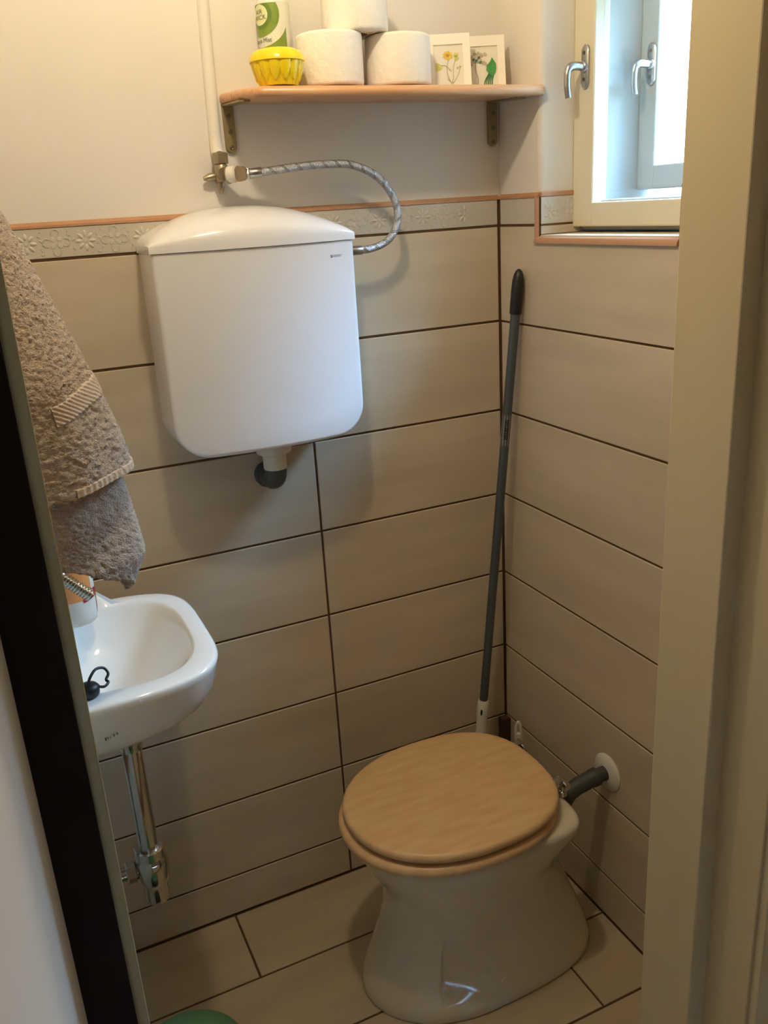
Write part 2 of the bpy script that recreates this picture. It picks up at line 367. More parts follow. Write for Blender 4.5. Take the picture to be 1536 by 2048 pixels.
# ------------------------------------------------------------------ windows (double casement in the niche)
def sash(name, x, y0, y1, z0, z1, sw, rail, depth, paint, hy, hz):
    w_ = struct_empty(name, (x, (y0+y1)/2, z0))
    def pc(nm, *a): MB().box(*a, 0.003, 2).build(nm, paint, w_)
    pc('stile', x, x+depth, y0-sw, y0, z0, z1)
    pc('stile', x, x+depth, y1, y1+sw, z0, z1)
    pc('bottom_rail', x, x+depth, y1+sw-0.001, y0-sw+0.001, z0, z0+rail)
    pc('top_rail', x, x+depth, y1+sw-0.001, y0-sw+0.001, z1-rail, z1)
    MB().box(x+depth*0.55, x+depth*0.55+0.003, y1+sw, y0-sw, z0+rail, z1-rail).build('pane', 'glass', w_)
    # lever handle : rose plate, spindle neck, lever
    pl = MB(); ring = []
    for k in range(24):
        t = 2*math.pi*k/24; ring.append((0, math.cos(t)*0.0105, math.sin(t)*0.012+(0.026 if math.sin(t) > 0 else -0.026)))
    rings = [[Vector((x-d, hy+p[1]*s, hz+p[2]*s2)) for p in ring] for d, s, s2 in ((0, 1, 1), (0.004, 1, 1), (0.006, 0.8, 0.94))]
    pl.loft(rings); plate = pl.build('handle_plate', 'steel', w_, smooth=True)
    for dz in (0.024, -0.022):
        MB().lathe([(0.0032, 0), (0.0032, 0.0012)], (x-0.006, hy, hz+dz), (-1, 0, 0), 10).build('screw', 'screw', plate)
    lv = MB(); lv.lathe([(0.0105, 0.004), (0.0105, 0.009), (0.0075, 0.012)], (x, hy, hz), (-1, 0, 0), 20)
    lv.tube(bez([(x-0.008, hy, hz), (x-0.030, hy, hz+0.001), (x-0.041, hy, hz-0.004), (x-0.044, hy, hz-0.016), (x-0.044, hy, hz-0.036), (x-0.041, hy, hz-0.054)], 6),
            [0.0078]*13+[0.0070]*6+[0.0066]*6+[0.0064]*6, 14, flat=0.9)
    lv.build('handle_lever', 'steel', plate, smooth=True, angle=60)
    return w_
sash('window_1', 0.082, NY0-0.001, NY1+0.001, 1.5225, 2.04, 0.062, 0.046, 0.036, 'window_paint', -0.1875, 1.8135)
sash('window_2', 0.235, -0.160, -0.532, 1.586, 2.04, 0.049, 0.046, 0.036, 'box_paint', -0.1955, 1.8175)
# box lining between the two sashes
m = MB()
m.prism([(0.118, NY0-0.004, 1.53), (0.127, -0.1615, 1.53), (0.150, -0.1612, 1.53), (0.150, NY0+0.0, 1.53)], (0, 0, 0.53))
S(m.build('trim_6', 'door_white'))
S(MB().box(0.150, 0.30, -0.1600, NY0+0.004, 1.53, 2.06).build('trim_7', 'box_paint'))
S(MB().box(0.118, 0.30, NY1-0.004, NY1+0.012, 1.53, 2.06).build('trim_8', 'box_paint'))
S(MB().box(0.105, 0.34, NY1, NY0, 1.515, 1.572, 0.002, 1).build('trim_9', 'box_paint'))

# ------------------------------------------------------------------ door frame and open door
tr_ = struct_empty('trim_10', (JX1, YF, 0))
def fp(nm, mt, *a): return MB().box(*a, 0.002, 2).build(nm, mt, tr_)
fp('jamb', 'cream_paint', JX1, JX1+0.032, -1.040, YF+0.002, 0, 2.05)
fp('rebate', 'cream_paint', JX1+0.026, JX1+0.05, -1.110, -1.038, 0, 2.05)
fp('casing', 'cream_paint', JX1+0.030, JX1+0.14, -1.122, -1.052, 0, 2.12)
fp('head', 'cream_paint', JX0, JX1, -1.040, YF+0.002, 2.03, 2.06)
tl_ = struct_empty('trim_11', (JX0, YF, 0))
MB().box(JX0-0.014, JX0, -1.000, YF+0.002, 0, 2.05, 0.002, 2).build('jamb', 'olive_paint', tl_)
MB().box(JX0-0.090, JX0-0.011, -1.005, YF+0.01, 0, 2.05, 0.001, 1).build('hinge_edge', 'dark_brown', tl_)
dr = struct_empty('door_1', (JX0-0.06, -1.01, 0))
dd = Vector((-0.27, -1, 0)).normalized(); dn = Vector((1, -0.27, 0)).normalized()
p0 = Vector((-1.097, -1.006, 0.01)); L_ = 0.68
m = MB(); q = [p0, p0+dd*L_, p0+dd*L_-dn*0.038, p0-dn*0.038]; m.prism(q, (0, 0, 2.0)); m.build('leaf', 'door_white', dr)

# ------------------------------------------------------------------ hallway around the viewer
S(MB().box(-2.3, 1.6, -3.3, -1.05-0.0, -0.12, -0.004).build('floor_hall', 'hall_wall'))
S(MB().box(-2.3, 1.6, -3.3, -1.05, CEIL, CEIL+0.1).build('ceiling_hall', 'plaster'))
S(MB().box(-2.4, -2.3, -3.3, -0.95, -0.12, CEIL).build('wall_hall_left', 'plaster'))
S(MB().box(1.5, 1.6, -3.3, -1.05, -0.12, CEIL).build('wall_hall_right', 'hall_wall'))
hb = MB(); hb.box(-2.3, 1.6, -3.4, -3.3, 0, CEIL)
S(hb.build('wall_hall_back', 'hall_wall'))
S(MB().box(2.5, 3.0, -7, 6, -4, 3.1).build('wall_sky_block', 'sky_block'))  # unseen wall added outside the window to hold back low sky light
# ------------------------------------------------------------------ ceiling lamp of the toilet room (out of frame)
lp = thing('ceiling_lamp', (LAMP_POS[0], LAMP_POS[1], CEIL), 'small round ceiling lamp with a bare warm bulb', 'lamp')
MB().lathe([(0.05, 0), (0.05, -0.02), (0.006, -0.04), (0.006, -0.19), (0.02, -0.20), (0.02, -0.26)], (LAMP_POS[0], LAMP_POS[1], CEIL), seg=24).build('holder', 'white_plastic', lp, smooth=True)
hl = thing('hall_fill_lamp', (0.5, -1.20, CEIL), 'unseen fill lamp added in the hallway', 'lamp')
MB().lathe([(0.05, 0), (0.05, -0.02), (0.004, -0.05), (0.004, -0.85), (0.02, -0.86), (0.02, -0.93)], (0.5, -1.20, CEIL), seg=24).build('holder', 'white_plastic', hl, smooth=True)
light('hall_fill_light', (0.5, -1.20, 1.62), HALL_W, HALL_COL, 0.05)  # fill light added out of view to brighten the open door leaf
light('lamp_light', LAMP_POS, LAMP_W, LAMP_COL, 0.035)

# ------------------------------------------------------------------ cistern
CX0, CX1, CD, CZ0 = -0.7725, -0.3945, 0.142, 1.160
BOW = 0.026
def bow(x, y): t = (x-(CX0+CX1)/2)/((CX1-CX0)/2); return y*(1-BOW/CD*min(1.1, t*t))
cis = thing('toilet_cistern', ((CX0+CX1)/2, 0, CZ0), 'white wall-hung plastic cistern with domed lid above the toilet', 'cistern')
CZ1 = 1.5295
rings = []; RB, RE = 0.062, 0.006
ds = [0.0, 0.0004, 0.0015, 0.003, 0.005, 0.0075, 0.0105, 0.014, 0.019, 0.025, 0.032, 0.041, 0.051, 0.062]
xs_ = [CX0+d for d in ds]+[lerp(CX0+RB, CX1-RB, k/20) for k in range(1, 20)]+[CX1-d for d in reversed(ds)]
for x in xs_:
    d = min(x-CX0, CX1-x); zb = CZ0+(RB-math.sqrt(max(0, RB*RB-(RB-d)**2)) if d < RB else 0)
    yf = bow(x, -CD)+(RE*(1-math.sqrt(max(0, 1-(1-d/RE)**2))) if d < RE else 0)
    ring = [Vector((x, 0.0, CZ1)), Vector((x, yf*0.5, CZ1)), Vector((x, yf, CZ1))]
    rr_ = 0.009
    for k in range(1, 11): ring.append(Vector((x, yf, lerp(CZ1, zb+rr_, k/10))))
    for k in range(1, 6):
        t = k/5*math.pi/2; ring.append(Vector((x, yf+rr_*(1-math.cos(t)), zb+rr_-rr_*math.sin(t))))
    ring += [Vector((x, yf*0.5, zb)), Vector((x, 0.0, zb))]
    rings.append(ring)
MB().loft(rings).build('body', 'cistern_plastic', cis, smooth=True, angle=60)
m = MB(); NS, NT = 41, 15; rings = []
def lid_z(s, t):
    a = abs(s); hh = 0.022+0.049*(1-a**2.3)
    e = max(0.0, 1-max(0, (a-0.93)/0.07)**2)**0.5 if a > 0.93 else 1.0
    return hh*(0.62+0.38*e)
for i in range(NS):
    s = -1+2*i/(NS-1); x = (CX0+CX1)/2+s*(CX1-CX0+0.006)/2; H = lid_z(s, 0); ring = [Vector((x, 0.0, CZ1+0.001)), Vector((x, 0.0, CZ1+0.001+H))]
    for k in range(1, NT):
        t = k/(NT-1); th = t*math.pi/2
        y = -(CD+0.003)*math.sin(th)**0.85; z = CZ1+0.001+0.012+(H-0.012)*max(0.0, math.cos(th))**0.8
        ring.append(Vector((x, bow(x, y), z)))
    ring.append(Vector((x, bow(x, -(CD+0.003)), CZ1+0.001)))
    rings.append(ring)
m.loft(rings); m.build('lid', 'cistern_plastic', cis, smooth=True, angle=42)
# seam shadow gasket between body and lid
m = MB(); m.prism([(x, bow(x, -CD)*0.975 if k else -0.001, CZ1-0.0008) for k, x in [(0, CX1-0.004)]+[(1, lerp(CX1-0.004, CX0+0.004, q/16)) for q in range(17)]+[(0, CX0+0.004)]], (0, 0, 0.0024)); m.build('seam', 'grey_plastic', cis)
lv_, lf_ = text_mesh('GEBERIT', 0.0058)
m = MB(); m.add([(-0.4335+v.x, bow(-0.4335+v.x, -CD)-0.0004, 1.5035+v.y) for v in lv_], lf_)
m.add([(x, bow(x, -CD)-0.0004, z) for x, z in ((-0.4475, 1.5008), (-0.4437, 1.5008), (-0.4437, 1.5055), (-0.4475, 1.5055))], [(0, 1, 2, 3)])
m.build('logo', 'logo_ink', cis)
FX, FY = -0.5755, -0.066
MB().lathe([(0.036, 0.012), (0.036, -0.018), (0.034, -0.024), (0.029, -0.027)], (FX, FY, CZ0), seg=32).build('outlet_collar', 'white_plastic', cis, smooth=True, angle=35)
MB().lathe([(0.0235, -0.024), (0.0235, -0.056), (0.0225, -0.058)], (FX, FY, CZ0), seg=32).build('outlet_socket', 'white_plastic', cis, smooth=True, angle=35)
# grey elbow into the wall
el = thing('flush_elbow', (FX, FY, 1.06), 'dark grey plastic pipe elbow under the cistern running into the wall', 'pipe')
m = MB(); path = [(FX, FY, 1.116), (FX, FY, 1.094)]
for k in range(1, 9):
    t = k/8*math.pi/2; path.append((FX-0.002*math.sin(t), FY+0.022*(1-math.cos(t)), 1.094-0.018*math.sin(t)))
path += [(FX-0.002, -0.02, 1.0755), (FX-0.002, 0.0035, 1.0755)]
m.tube(path, 0.0222, 24); m.build('elbow', 'grey_plastic', el, smooth=True, angle=50)
MB().lathe([(0.0265, 0), (0.0265, 0.014), (0.024, 0.017)], (FX-0.002, -0.003, 1.0755), (0, -1, 0), 24).build('wall_socket', 'grey_plastic', el, smooth=True)

# ------------------------------------------------------------------ supply pipe, valve and braided hose
tag(MB().tube([(-0.5975, 0.009, CEIL), (-0.5975, 0.009, 2.2), (-0.599, 0.008, 1.94), (-0.605, 0.003, 1.72), (-0.606, -0.004, 1.696), (-0.606, -0.014, 1.688)], 0.0115, 24).build('supply_pipe', 'plaster', smooth=True),
    'thin cream-painted water pipe running down the wall left of the shelf', 'pipe')
VX, VY, VZ = -0.6055, -0.020, 1.657
va = thing('angle_valve', (VX, VY, VZ), 'worn brass angle valve on the wall above the cistern', 'valve')
m = MB(); m.lathe([(0.0125, 0), (0.0145, 0.0015), (0.0145, 0.0185), (0.0125, 0.02)], (VX, VY, 1.6745), (0, 0, 1), 6); m.build('top_nut', 'dull_brass', va)
m = MB(); m.lathe([(0.010, -0.012), (0.0125, -0.006), (0.0125, 0.012), (0.0095, 0.019)], (VX, VY, VZ), (0, 0, 1), 20); m.tube([(VX, 0.003, VZ), (VX, VY-0.018, VZ)], 0.0115, 18)
m.build('body', 'dull_brass', va, smooth=True, angle=40)
m = MB(); m.lathe([(0.0135, 0), (0.0150, 0.002), (0.0150, 0.005), (0.0135, 0.007)], (VX+0.006, VY-0.012, VZ-0.002), (0.75, -0.65, 0), 24); m.build('ring', 'dull_brass', va, smooth=True)
m = MB()
for ang in (math.radians(190), math.radians(265)):
    d = Vector((math.cos(ang), 0, math.sin(ang))); c = Vector((VX, -0.010, VZ))
    m.tube([c+d*0.008, c+d*0.018, c+d*0.026, c+d*0.033], [0.006, 0.0075, 0.0062, 0.0035], 10)
m.build('wall_lug', 'dull_brass', va, smooth=True)
m = MB(); d = Vector((0.78, -0.62, 0)).normalized(); c = Vector((VX+0.007, VY-0.016, VZ-0.001))
m.lathe([(0.0135, 0.0), (0.0145, 0.004), (0.0145, 0.013), (0.011, 0.016)], c, d, 20); m.build('spindle_cap', 'white_plastic', va, smooth=True)
m = MB(); c2 = c+d*0.014
m.loft([[c2+d*a+Vector((-d.y*b*-1, d.x*b*-1, 0))*0+Vector((0, 0, zz))+Vector((d.y, -d.x, 0))*s for s, zz in ((-.006, -hh_), (.006, -hh_), (.006, hh_), (-.006, hh_))] for a, b, hh_ in ((0, 0, .006), (.006, 0, .0135), (.016, 0, .012), (.022, 0, .007))])
m.build('tap_wing', 'dull_brass', va, smooth=True, angle=30)
ho = thing('braided_hose', (-0.57, -0.055, 1.655), 'shiny braided steel water hose looping from wall valve into the cistern', 'hose')
hp = [(-0.574, -0.045, 1.6545), (-0.555, -0.050, 1.6560), (-0.520, -0.054, 1.6590), (-0.46, -0.058, 1.6640), (-0.41, -0.06, 1.6655), (-0.365, -0.062, 1.6625), (-0.318, -0.063, 1.6425), (-0.285, -0.063, 1.6080), (-0.2735, -0.063, 1.572), (-0.279, -0.063, 1.543), (-0.300, -0.063, 1.5195), (-0.333, -0.064, 1.5085), (-0.366, -0.065, 1.5065)]
HP = bez(hp, 10)
hz_ = MB().tube(HP, 0.0073, 18).build('hose', 'braid', ho, smooth=True)
# dark tracer threads spiralling in the braid
m = MB(); acc = 0
seglen = [0]
for a, b in zip(HP[:-1], HP[1:]): seglen.append(seglen[-1]+(b-a).length)
def at_len(s):
    for i in range(len(HP)-1):
        if seglen[i+1] >= s: return HP[i].lerp(HP[i+1], (s-seglen[i])/max(1e-9, seglen[i+1]-seglen[i])), (HP[i+1]-HP[i]).normalized()
    return HP[-1], (HP[-1]-HP[-2]).normalized()
s = 0.02
while s < seglen[-1]-0.02:
    for off in (0.0, 0.0035):
        pts = []
        for k in range(9):
            ss = s+off+k*0.0016; p, t = at_len(ss); a = Vector((0, -1, 0)); n1 = (a-t*a.dot(t)).normalized(); n2 = t.cross(n1); th = -1.1+k*0.28
            pts.append(p+(n1*math.cos(th)+n2*math.sin(th))*0.0072)
        m.tube(pts, 0.00055, 5)
    s += 0.0255
m.build('tracer_thread', 'ink', ho)
def nut_on(a, b, r, name):
    a, b = Vector(a), Vector(b); m = MB(); L2 = (b-a).length
    m.lathe([(r*0.9, 0), (r, 0.0012), (r, L2-0.0012), (r*0.9, L2)], a, (b-a), 6); m.build(name, 'steel', ho)
def ferrule(a, b, r):
    a, b = Vector(a), Vector(b); m = MB(); L2 = (b-a).length; m.lathe([(r*0.92, 0), (r, 0.001), (r, L2-0.001), (r*0.92, L2)], a, (b-a), 20); m.build('ferrule', 'steel', ho, smooth=True)
nut_on((-0.5745, -0.0445, 1.6545), (-0.562, -0.048, 1.6555), 0.0115, 'nut'); ferrule((-0.563, -0.048, 1.6553), (-0.540, -0.0525, 1.6573), 0.0087)
nut_on((-0.3965, -0.067, 1.5065), (-0.383, -0.066, 1.5065), 0.0125, 'nut'); ferrule((-0.384, -0.066, 1.5065), (-0.356, -0.0648, 1.5070), 0.0087)

# ------------------------------------------------------------------ shelf
SH_Z, SH_D, SH_T = 1.7765, 0.160, 0.018; TILT = 0.048
sh = thing('wall_shelf', (-0.28, 0, SH_Z), 'pine wall shelf with rounded front edge on two metal brackets', 'shelf')
def shz(y): return SH_Z+y*TILT        # underside height at depth y (y negative)
outline = [(-0.588, 0.004), (-0.582, -0.110), (-0.570, -0.150), (-0.556, -SH_D)]
n = 12
for k in range(n+1):
    t = k/n; outline.append((lerp(-0.12, 0.004, math.sin(t*math.pi/2)), -SH_D-0.008+0.0*t+0.016*(1-math.cos(t*math.pi/2))*0.4) if k < n else (0.004, -SH_D-0.002))
outline += [(0.012, -SH_D+0.008), (0.004, NY0+0.004), (0.004, 0.004)]
rings = []
ccx, ccy = -0.28, -0.07
for zz, ins in ((0.0, 0.006), (0.002, 0.002), (0.006, 0.0), (0.011, 0.0), (0.0155, 0.002), (0.018, 0.007)):
    rr = []
    for x, y in outline:
        yy = y if y > -0.02 else y+ins; xx = x+(ins if x < -0.55 else 0)
        rr.append(Vector((xx, yy, shz(yy)+zz)))
    rings.append(rr)
MB().loft(rings).build('board', 'shelf_wood', sh, smooth=True, angle=60)
def bracket(bx, zt, zb):
    hw = 0.0102; m = MB()
    pts = [(bx-hw, zt), (bx-hw, zb+hw)]+[(bx+hw*math.cos(math.pi+k*math.pi/8), zb+hw+hw*math.sin(math.pi+k*math.pi/8)) for k in range(1, 8)]+[(bx+hw, zb+hw), (bx+hw, zt)]
    m.prism([(x, 0.004, z) for x, z in pts], (0, -0.0065, 0))
    m.prism([(bx-hw, 0.004, shz(0)), (bx+hw, 0.004, shz(0)), (bx+hw, -0.11, shz(-0.11)), (bx-hw, -0.11, shz(-0.11))], (0, 0, -0.003))
    b = m.build('bracket', 'bracket_metal', sh)
    for zc in (zb+0.0085, zb+0.036, zb+0.063):
        MB().lathe([(0.0042, 0), (0.0042, 0.0008), (0.0030, 0.0016), (0.0012, 0.0010)], (bx, -0.0025, zc), (0, -1, 0), 12).build('screw', 'screw', b)
bracket(-0.5765, 1.776, 1.6945); bracket(-0.0135, 1.774, 1.6900)

# things on the shelf
def shtop(y): return shz(y)+SH_T
# yellow gel dish
DX, DY = -0.5150, -0.1185; dz = shtop(DY)+0.0012
dish = thing('air_freshener_pot', (DX, DY, dz), 'yellow fluted plastic air-freshener pot with lid on the shelf', 'air freshener')
def flute(th, h_):
    a = (th*14/(2*math.pi)) % 1.0; k = abs(a-0.5)*2; hb = 0.007+0.016*k**2.2
    return (1-0.050*k**2.2)*(1.0 if h_ > hb else 0.935+0.02*max(0, h_/hb))
hs_ = [k*0.0385/26 for k in range(27)]
def drad(h_): return 0.0345+0.0130*(h_/0.0385)**0.85-0.002*(h_/0.0385)**6
MB().lathe([(drad(q), q) for q in hs_], (DX, DY, dz), seg=168, mod=flute).build('bowl', 'yellow_plastic', dish, smooth=True, angle=45)
MB().lathe([(0.0455, 0.0365), (0.0480, 0.0375), (0.0478, 0.040), (0.0455, 0.047), (0.040, 0.0535), (0.032, 0.0570), (0.012, 0.0580)], (DX, DY, dz), seg=168,
           mod=lambda th, h_: 1-(0.012*abs(math.sin(th*7)) if h_ < 0.045 else 0)).build('lid', 'yellow_plastic', dish, smooth=True, angle=70)
# spray can
KX, KY, KR = -0.4850, -0.034, 0.0295; kz = shtop(KY)+0.0012
can = thing('spray_can', (KX, KY, kz), 'white and green air-freshener spray can behind the yellow pot', 'spray can')
MB().lathe([(KR*0.94, 0), (KR, 0.003), (KR, 0.137), (KR*0.93, 0.143), (KR*0.80, 0.146)], (KX, KY, kz), seg=48).build('body', 'can_white', can, smooth=True, angle=40)
MB().lathe([(KR*0.82, 0.146), (KR*0.82, 0.177), (KR*0.78, 0.181)], (KX, KY, kz), seg=40).build('cap', 'can_white', can, smooth=True, angle=40)
def on_can(a, zc, off):        # a: arc length from the facing centre line
    th = math.radians(-106)+a/KR; return Vector((KX+(KR+off)*math.cos(th), KY+(KR+off)*math.sin(th), zc))
def can_disc(name, mt, ca, cz, rx, rz, off, amin=-0.06, amax=0.045, zmin=None, zmax=None, inner=None, n=48):
    m = MB(); vsx = []; R_ = []
    for f in [k_/10 for k_ in range(11)]:
        ring = []
        for k in range(n):
            t = 2*math.pi*k/n; a = ca+rx*f*math.cos(t); z = cz+rz*f*math.sin(t)
            a = max(amin, min(amax, a))
            if zmin: z = max(zmin, z)
            if zmax: z = min(zmax, z)
            ring.append(on_can(a, z, off))
        R_.append(ring)
    m.loft(R_, False, False); return m.build(name, mt, can)
# lower green field, white swoosh, green target, cream badge
m = MB(); na, nz = 24, 6; vv = []; ff = []
for i in range(na+1):
    for j in range(nz+1): vv.append(on_can(lerp(-0.05, 0.0205, i/na), lerp(kz+0.006, kz+0.115, j/nz), 0.0003))
for i in range(na):
    for j in range(nz): ff.append((i*(nz+1)+j, (i+1)*(nz+1)+j, (i+1)*(nz+1)+j+1, i*(nz+1)+j+1))
m.add(vv, ff); m.build('label_field', 'can_green', can)
BC = (-0.0275, kz+0.1190)
can_disc('label_swoosh', 'can_white', BC[0], BC[1], 0.052, 0.051, 0.0006, amax=0.0215, zmax=kz+0.1372)
can_disc('label_ring', 'can_green', BC[0], BC[1], 0.0365, 0.0350, 0.0009, zmax=kz+0.1362)
can_disc('label_ring', 'can_dark_green', BC[0]+0.001, BC[1], 0.0225, 0.0225, 0.0012, zmax=kz+0.1362)
can_disc('label_badge', 'can_cream', BC[0], BC[1], 0.0165, 0.0165, 0.0015, zmax=kz+0.1362)
def can_text(txt, size, a, z, bold=False):
    v_, f_ = text_mesh(txt, size); m = MB(); m.add([on_can(a+p.x, z+p.y, 0.0018) for p in v_], f_); m.build('lettering', 'ink', can)
can_text('AIR', 0.0105, BC[0]-0.001, BC[1]+0.0045); can_text('WICK', 0.0105, BC[0]-0.0005, BC[1]-0.0045)
can_text('Aqua Mist', 0.0095, BC[0]+0.001, BC[1]-0.0405)
# toilet rolls
def roll(x, y, z, r, hh, label, ph):
    o = thing('toilet_roll', (x, y, z), label, 'toilet roll', 'toilet rolls on the shelf')
    m = MB(); wob = lambda th, h_: 1+0.006*math.sin(3*th+ph)+0.004*math.sin(7*th+ph*2+h_*60)
    m.lathe([(0.021, 0.0), (r-0.004, 0.0), (r-0.001, 0.002), (r, 0.006), (r, hh*0.5), (r, hh-0.006), (r-0.001, hh-0.002), (r-0.005, hh), (0.021, hh)], (x, y, z), seg=64, cap0=False, cap1=False, mod=wob)
    m.build('paper', 'paper', o, smooth=True, angle=50)
    MB().lathe([(0.0212, 0.001), (0.0212, hh-0.001)], (x, y, z), seg=32, cap0=False, cap1=False).build('core', 'paper_core', o, smooth=True)
RY = -0.082; rz = shtop(RY)+0.0012
roll(-0.4015, RY, rz, 0.0592, 0.0865, 'white toilet roll on the shelf beside the yellow pot', 0.3)
roll(-0.2660, RY, rz, 0.0602, 0.0855, 'white toilet roll on the shelf beside the framed pressed flowers', 1.7)
roll(-0.3470, RY+0.004, rz+0.0872, 0.0595, 0.088, 'white toilet roll stacked on top of the two other rolls', 4.0)

# framed pressed flowers leaning on the wall
def card_frame(xa, y0, yaw, label, kind):
    wdt = 0.0845; hgt = 0.0965; zb = shtop(y0)+0.0015
    base = Vector((xa, y0, zb)); ex = Vector((math.cos(yaw), math.sin(yaw), 0)); lean = math.radians(13)
    nrm = Vector((math.sin(yaw), -math.cos(yaw), 0)); ez = (Vector((0, 0, 1))*math.cos(lean)-nrm*math.sin(lean)); nn = ex.cross(ez)
    P_ = lambda a, b, d=0: base+ex*a*wdt+ez*b*hgt+nn*d
    o = thing('picture_frame', tuple(base), label, 'picture', 'framed pressed flowers')
    m = MB(); m.prism([P_(0, 0), P_(1, 0), P_(1, 1), P_(0, 1)], -nn*0.003); m.build('backing', 'card_inner', o)
    a0, a1, b0, b1 = (0.17, 0.83, 0.035, 0.80)
    for q in (((0, 0), (1, 0), (1, b0), (0, b0)), ((0, b1), (1, b1), (1, 1), (0, 1)), ((0, b0), (a0, b0), (a0, b1), (0, b1)), ((a1, b0), (1, b0), (1, b1), (a1, b1))):
        m = MB(); m.prism([P_(a, b) for a, b in q], nn*0.0028); m.build('mount', 'card', o)
    dd_ = 0.0004
    def blob(mt, a, b, ra, rb, nm, ang=0, petals=0, off=0.0):
        m = MB(); n_ = 20; ring = []
        for k in range(n_):
            t = 2*math.pi*k/n_; f = 1+0.18*math.cos(petals*t) if petals else 1
            u, v = ra*f*math.cos(t), rb*f*math.sin(t); ring.append(P_(a+u*math.cos(ang)-v*math.sin(ang), b+u*math.sin(ang)+v*math.cos(ang), dd_+off))
        m.prism(ring, nn*0.0004); m.build(nm, mt, o)
    def stem(pts, r=0.0006, mt='stem'):
        m = MB(); m.tube(bez([P_(a, b, dd_+0.0003) for a, b in pts], 5), r, 6); m.build('stem', mt, o)
    if kind == 0:
        stem([(.55, .06), (.48, .2), (.46, .35), (.50, .52)]); stem([(.56, .06), (.60, .2), (.60, .35), (.66, .52)]); stem([(.55, .3), (.44, .4), (.30, .42)])
        stem([(.58, .06), (.70, .22), (.76, .38)], 0.0004); stem([(.52, .10), (.46, .16)], 0.0005); stem([(.55, .1), (.60, .08)], 0.0005)
        blob('petal_yellow', .49, .60, .105, .078, 'flower', 0, 9); blob('petal_orange', .485, .598, .045, .035, 'flower_centre', 0, 5, 0.0004)
        blob('petal_pale', .67, .60, .055, .045, 'flower', 0.4, 4); blob('petal_pale', .68, .54, .05, .05, 'flower', 0, 3)
        blob('petal_pale', .27, .385, .075, .070, 'flower', 0, 3); blob('umbel', .70, .355, .028, .02, 'bud'); blob('umbel', .76, .375, .022, .018, 'bud')
    else:
        stem([(.36, .045), (.36, .2), (.32, .33), (.32, .50)], 0.0009)
        rr_ = random.Random(3)
        for (a, b) in ((.14, .50), (.18, .57), (.24, .60), (.30, .66), (.38, .665), (.45, .645), (.55, .645), (.20, .50), (.27, .54), (.38, .60), (.45, .52), (.12, .46), (.50, .48), (.55, .46)):
            stem([(.32, .49), ((.32+a)/2, (.49+b)/2+.01), (a, b)], 0.0004); blob('umbel', max(a, .215), b, .045, .030, 'flower', rr_.uniform(0, 3), 5, rr_.uniform(0, .0004))
        for (a, b) in ((.40, .585), (.27, .55), (.43, .49), (.34, .53)): blob('leaf_dark', a, b, .032, .022, 'leaf', 0.6, 3, 0.0005)
        m = MB(); leaf = [(.62, .26), (.56, .33), (.57, .42), (.66, .50), (.70, .58), (.74, .52), (.79, .45), (.79, .36), (.77, .28), (.70, .20)]
        m.prism([P_(a, b, 0.0012) for a, b in leaf], nn*0.0005); m.build('leaf', 'leaf_green', o)
        for j in range(5):
            stem([(.50+.045*j, .045), (.53+.04*j, .14), (.60+.03*j, .24), (.67+.012*j, .36)], 0.0011, 'leaf_dark' if j % 2 == 0 else 'leaf_green')
    return o
card_frame(-0.1950, -0.062, -0.40, 'white framed pressed yellow flowers leaning beside the toilet roll', 0)
card_frame(-0.1080, -0.046, -0.42, 'white framed pressed flower umbel with a big green leaf', 1)

# ------------------------------------------------------------------ toilet
TX, TY = -0.36, -0.3585
def outline_pts(xf, xr, hw, z, nf=2.1, nr=2.6, N=72, xm=TX, cy=TY):
    pts = []
    for k in range(N):
        t = 2*math.pi*k/N; c, s = math.cos(t), math.sin(t)
        if c < 0: x = xm-(xm-xf)*abs(c)**(2/nf); y = hw*math.copysign(abs(s)**(2/nf), s)
        else: x = xm+(xr-xm)*abs(c)**(2/nr); y = hw*math.copysign(abs(s)**(2/nr), s)
        pts.append(Vector((x, cy+y, z)))
    return pts
toi = thing('toilet', (-0.33, TY, 0), 'grey-white ceramic floor toilet with closed wooden lid facing left', 'toilet')
prof = [  # z, front x, rear x, half width, rear exponent, front exponent
    (0.000, -0.581, -0.056, 0.158, 3.2, 2.0), (0.006, -0.583, -0.054, 0.161, 3.2, 2.0), (0.025, -0.580, -0.056, 0.159, 3.2, 2.0), (0.042, -0.575, -0.060, 0.156, 3.1, 1.97), (0.060, -0.569, -0.064, 0.152, 3.0, 1.95), (0.08, -0.561, -0.071, 0.148, 2.95, 1.92), (0.10, -0.553, -0.078, 0.144, 2.9, 1.9), (0.125, -0.543, -0.088, 0.141, 2.85, 1.9),
    (0.15, -0.532, -0.098, 0.138, 2.8, 1.9), (0.20, -0.519, -0.120, 0.138, 2.8, 1.95), (0.245, -0.520, -0.138, 0.144, 2.8, 2.0), (0.285, -0.535, -0.148, 0.154, 3.2, 2.05), (0.32, -0.554, -0.148, 0.164, 4.0, 2.1),
    (0.35, -0.568, -0.142, 0.171, 5.5, 2.15), (0.372, -0.577, -0.137, 0.175, 7.0, 2.2), (0.384, -0.579, -0.136, 0.176, 7.0, 2.2), (0.391, -0.576, -0.138, 0.173, 7.0, 2.2), (0.394, -0.570, -0.144, 0.167, 7.0, 2.2)]
rings = []
for z, xf, xr, hw, nr, nf in prof:
    r_ = outline_pts(xf, xr, hw, z, nf, nr, N=240)
    for p in r_:
        if 0.01 < z < 0.21:
            xc = -0.475+z*0.12; fall = sstep((0.21-z)/0.06)*sstep((z-0.024)/0.07)
            d = p.x-xc; g_ = (sstep(d/0.009)*max(0.0, 1-d/0.16))**1.0 if d > 0 else 0
            p.y = TY+(p.y-TY)*(1-0.14*g_*fall)
    rings.append(r_)
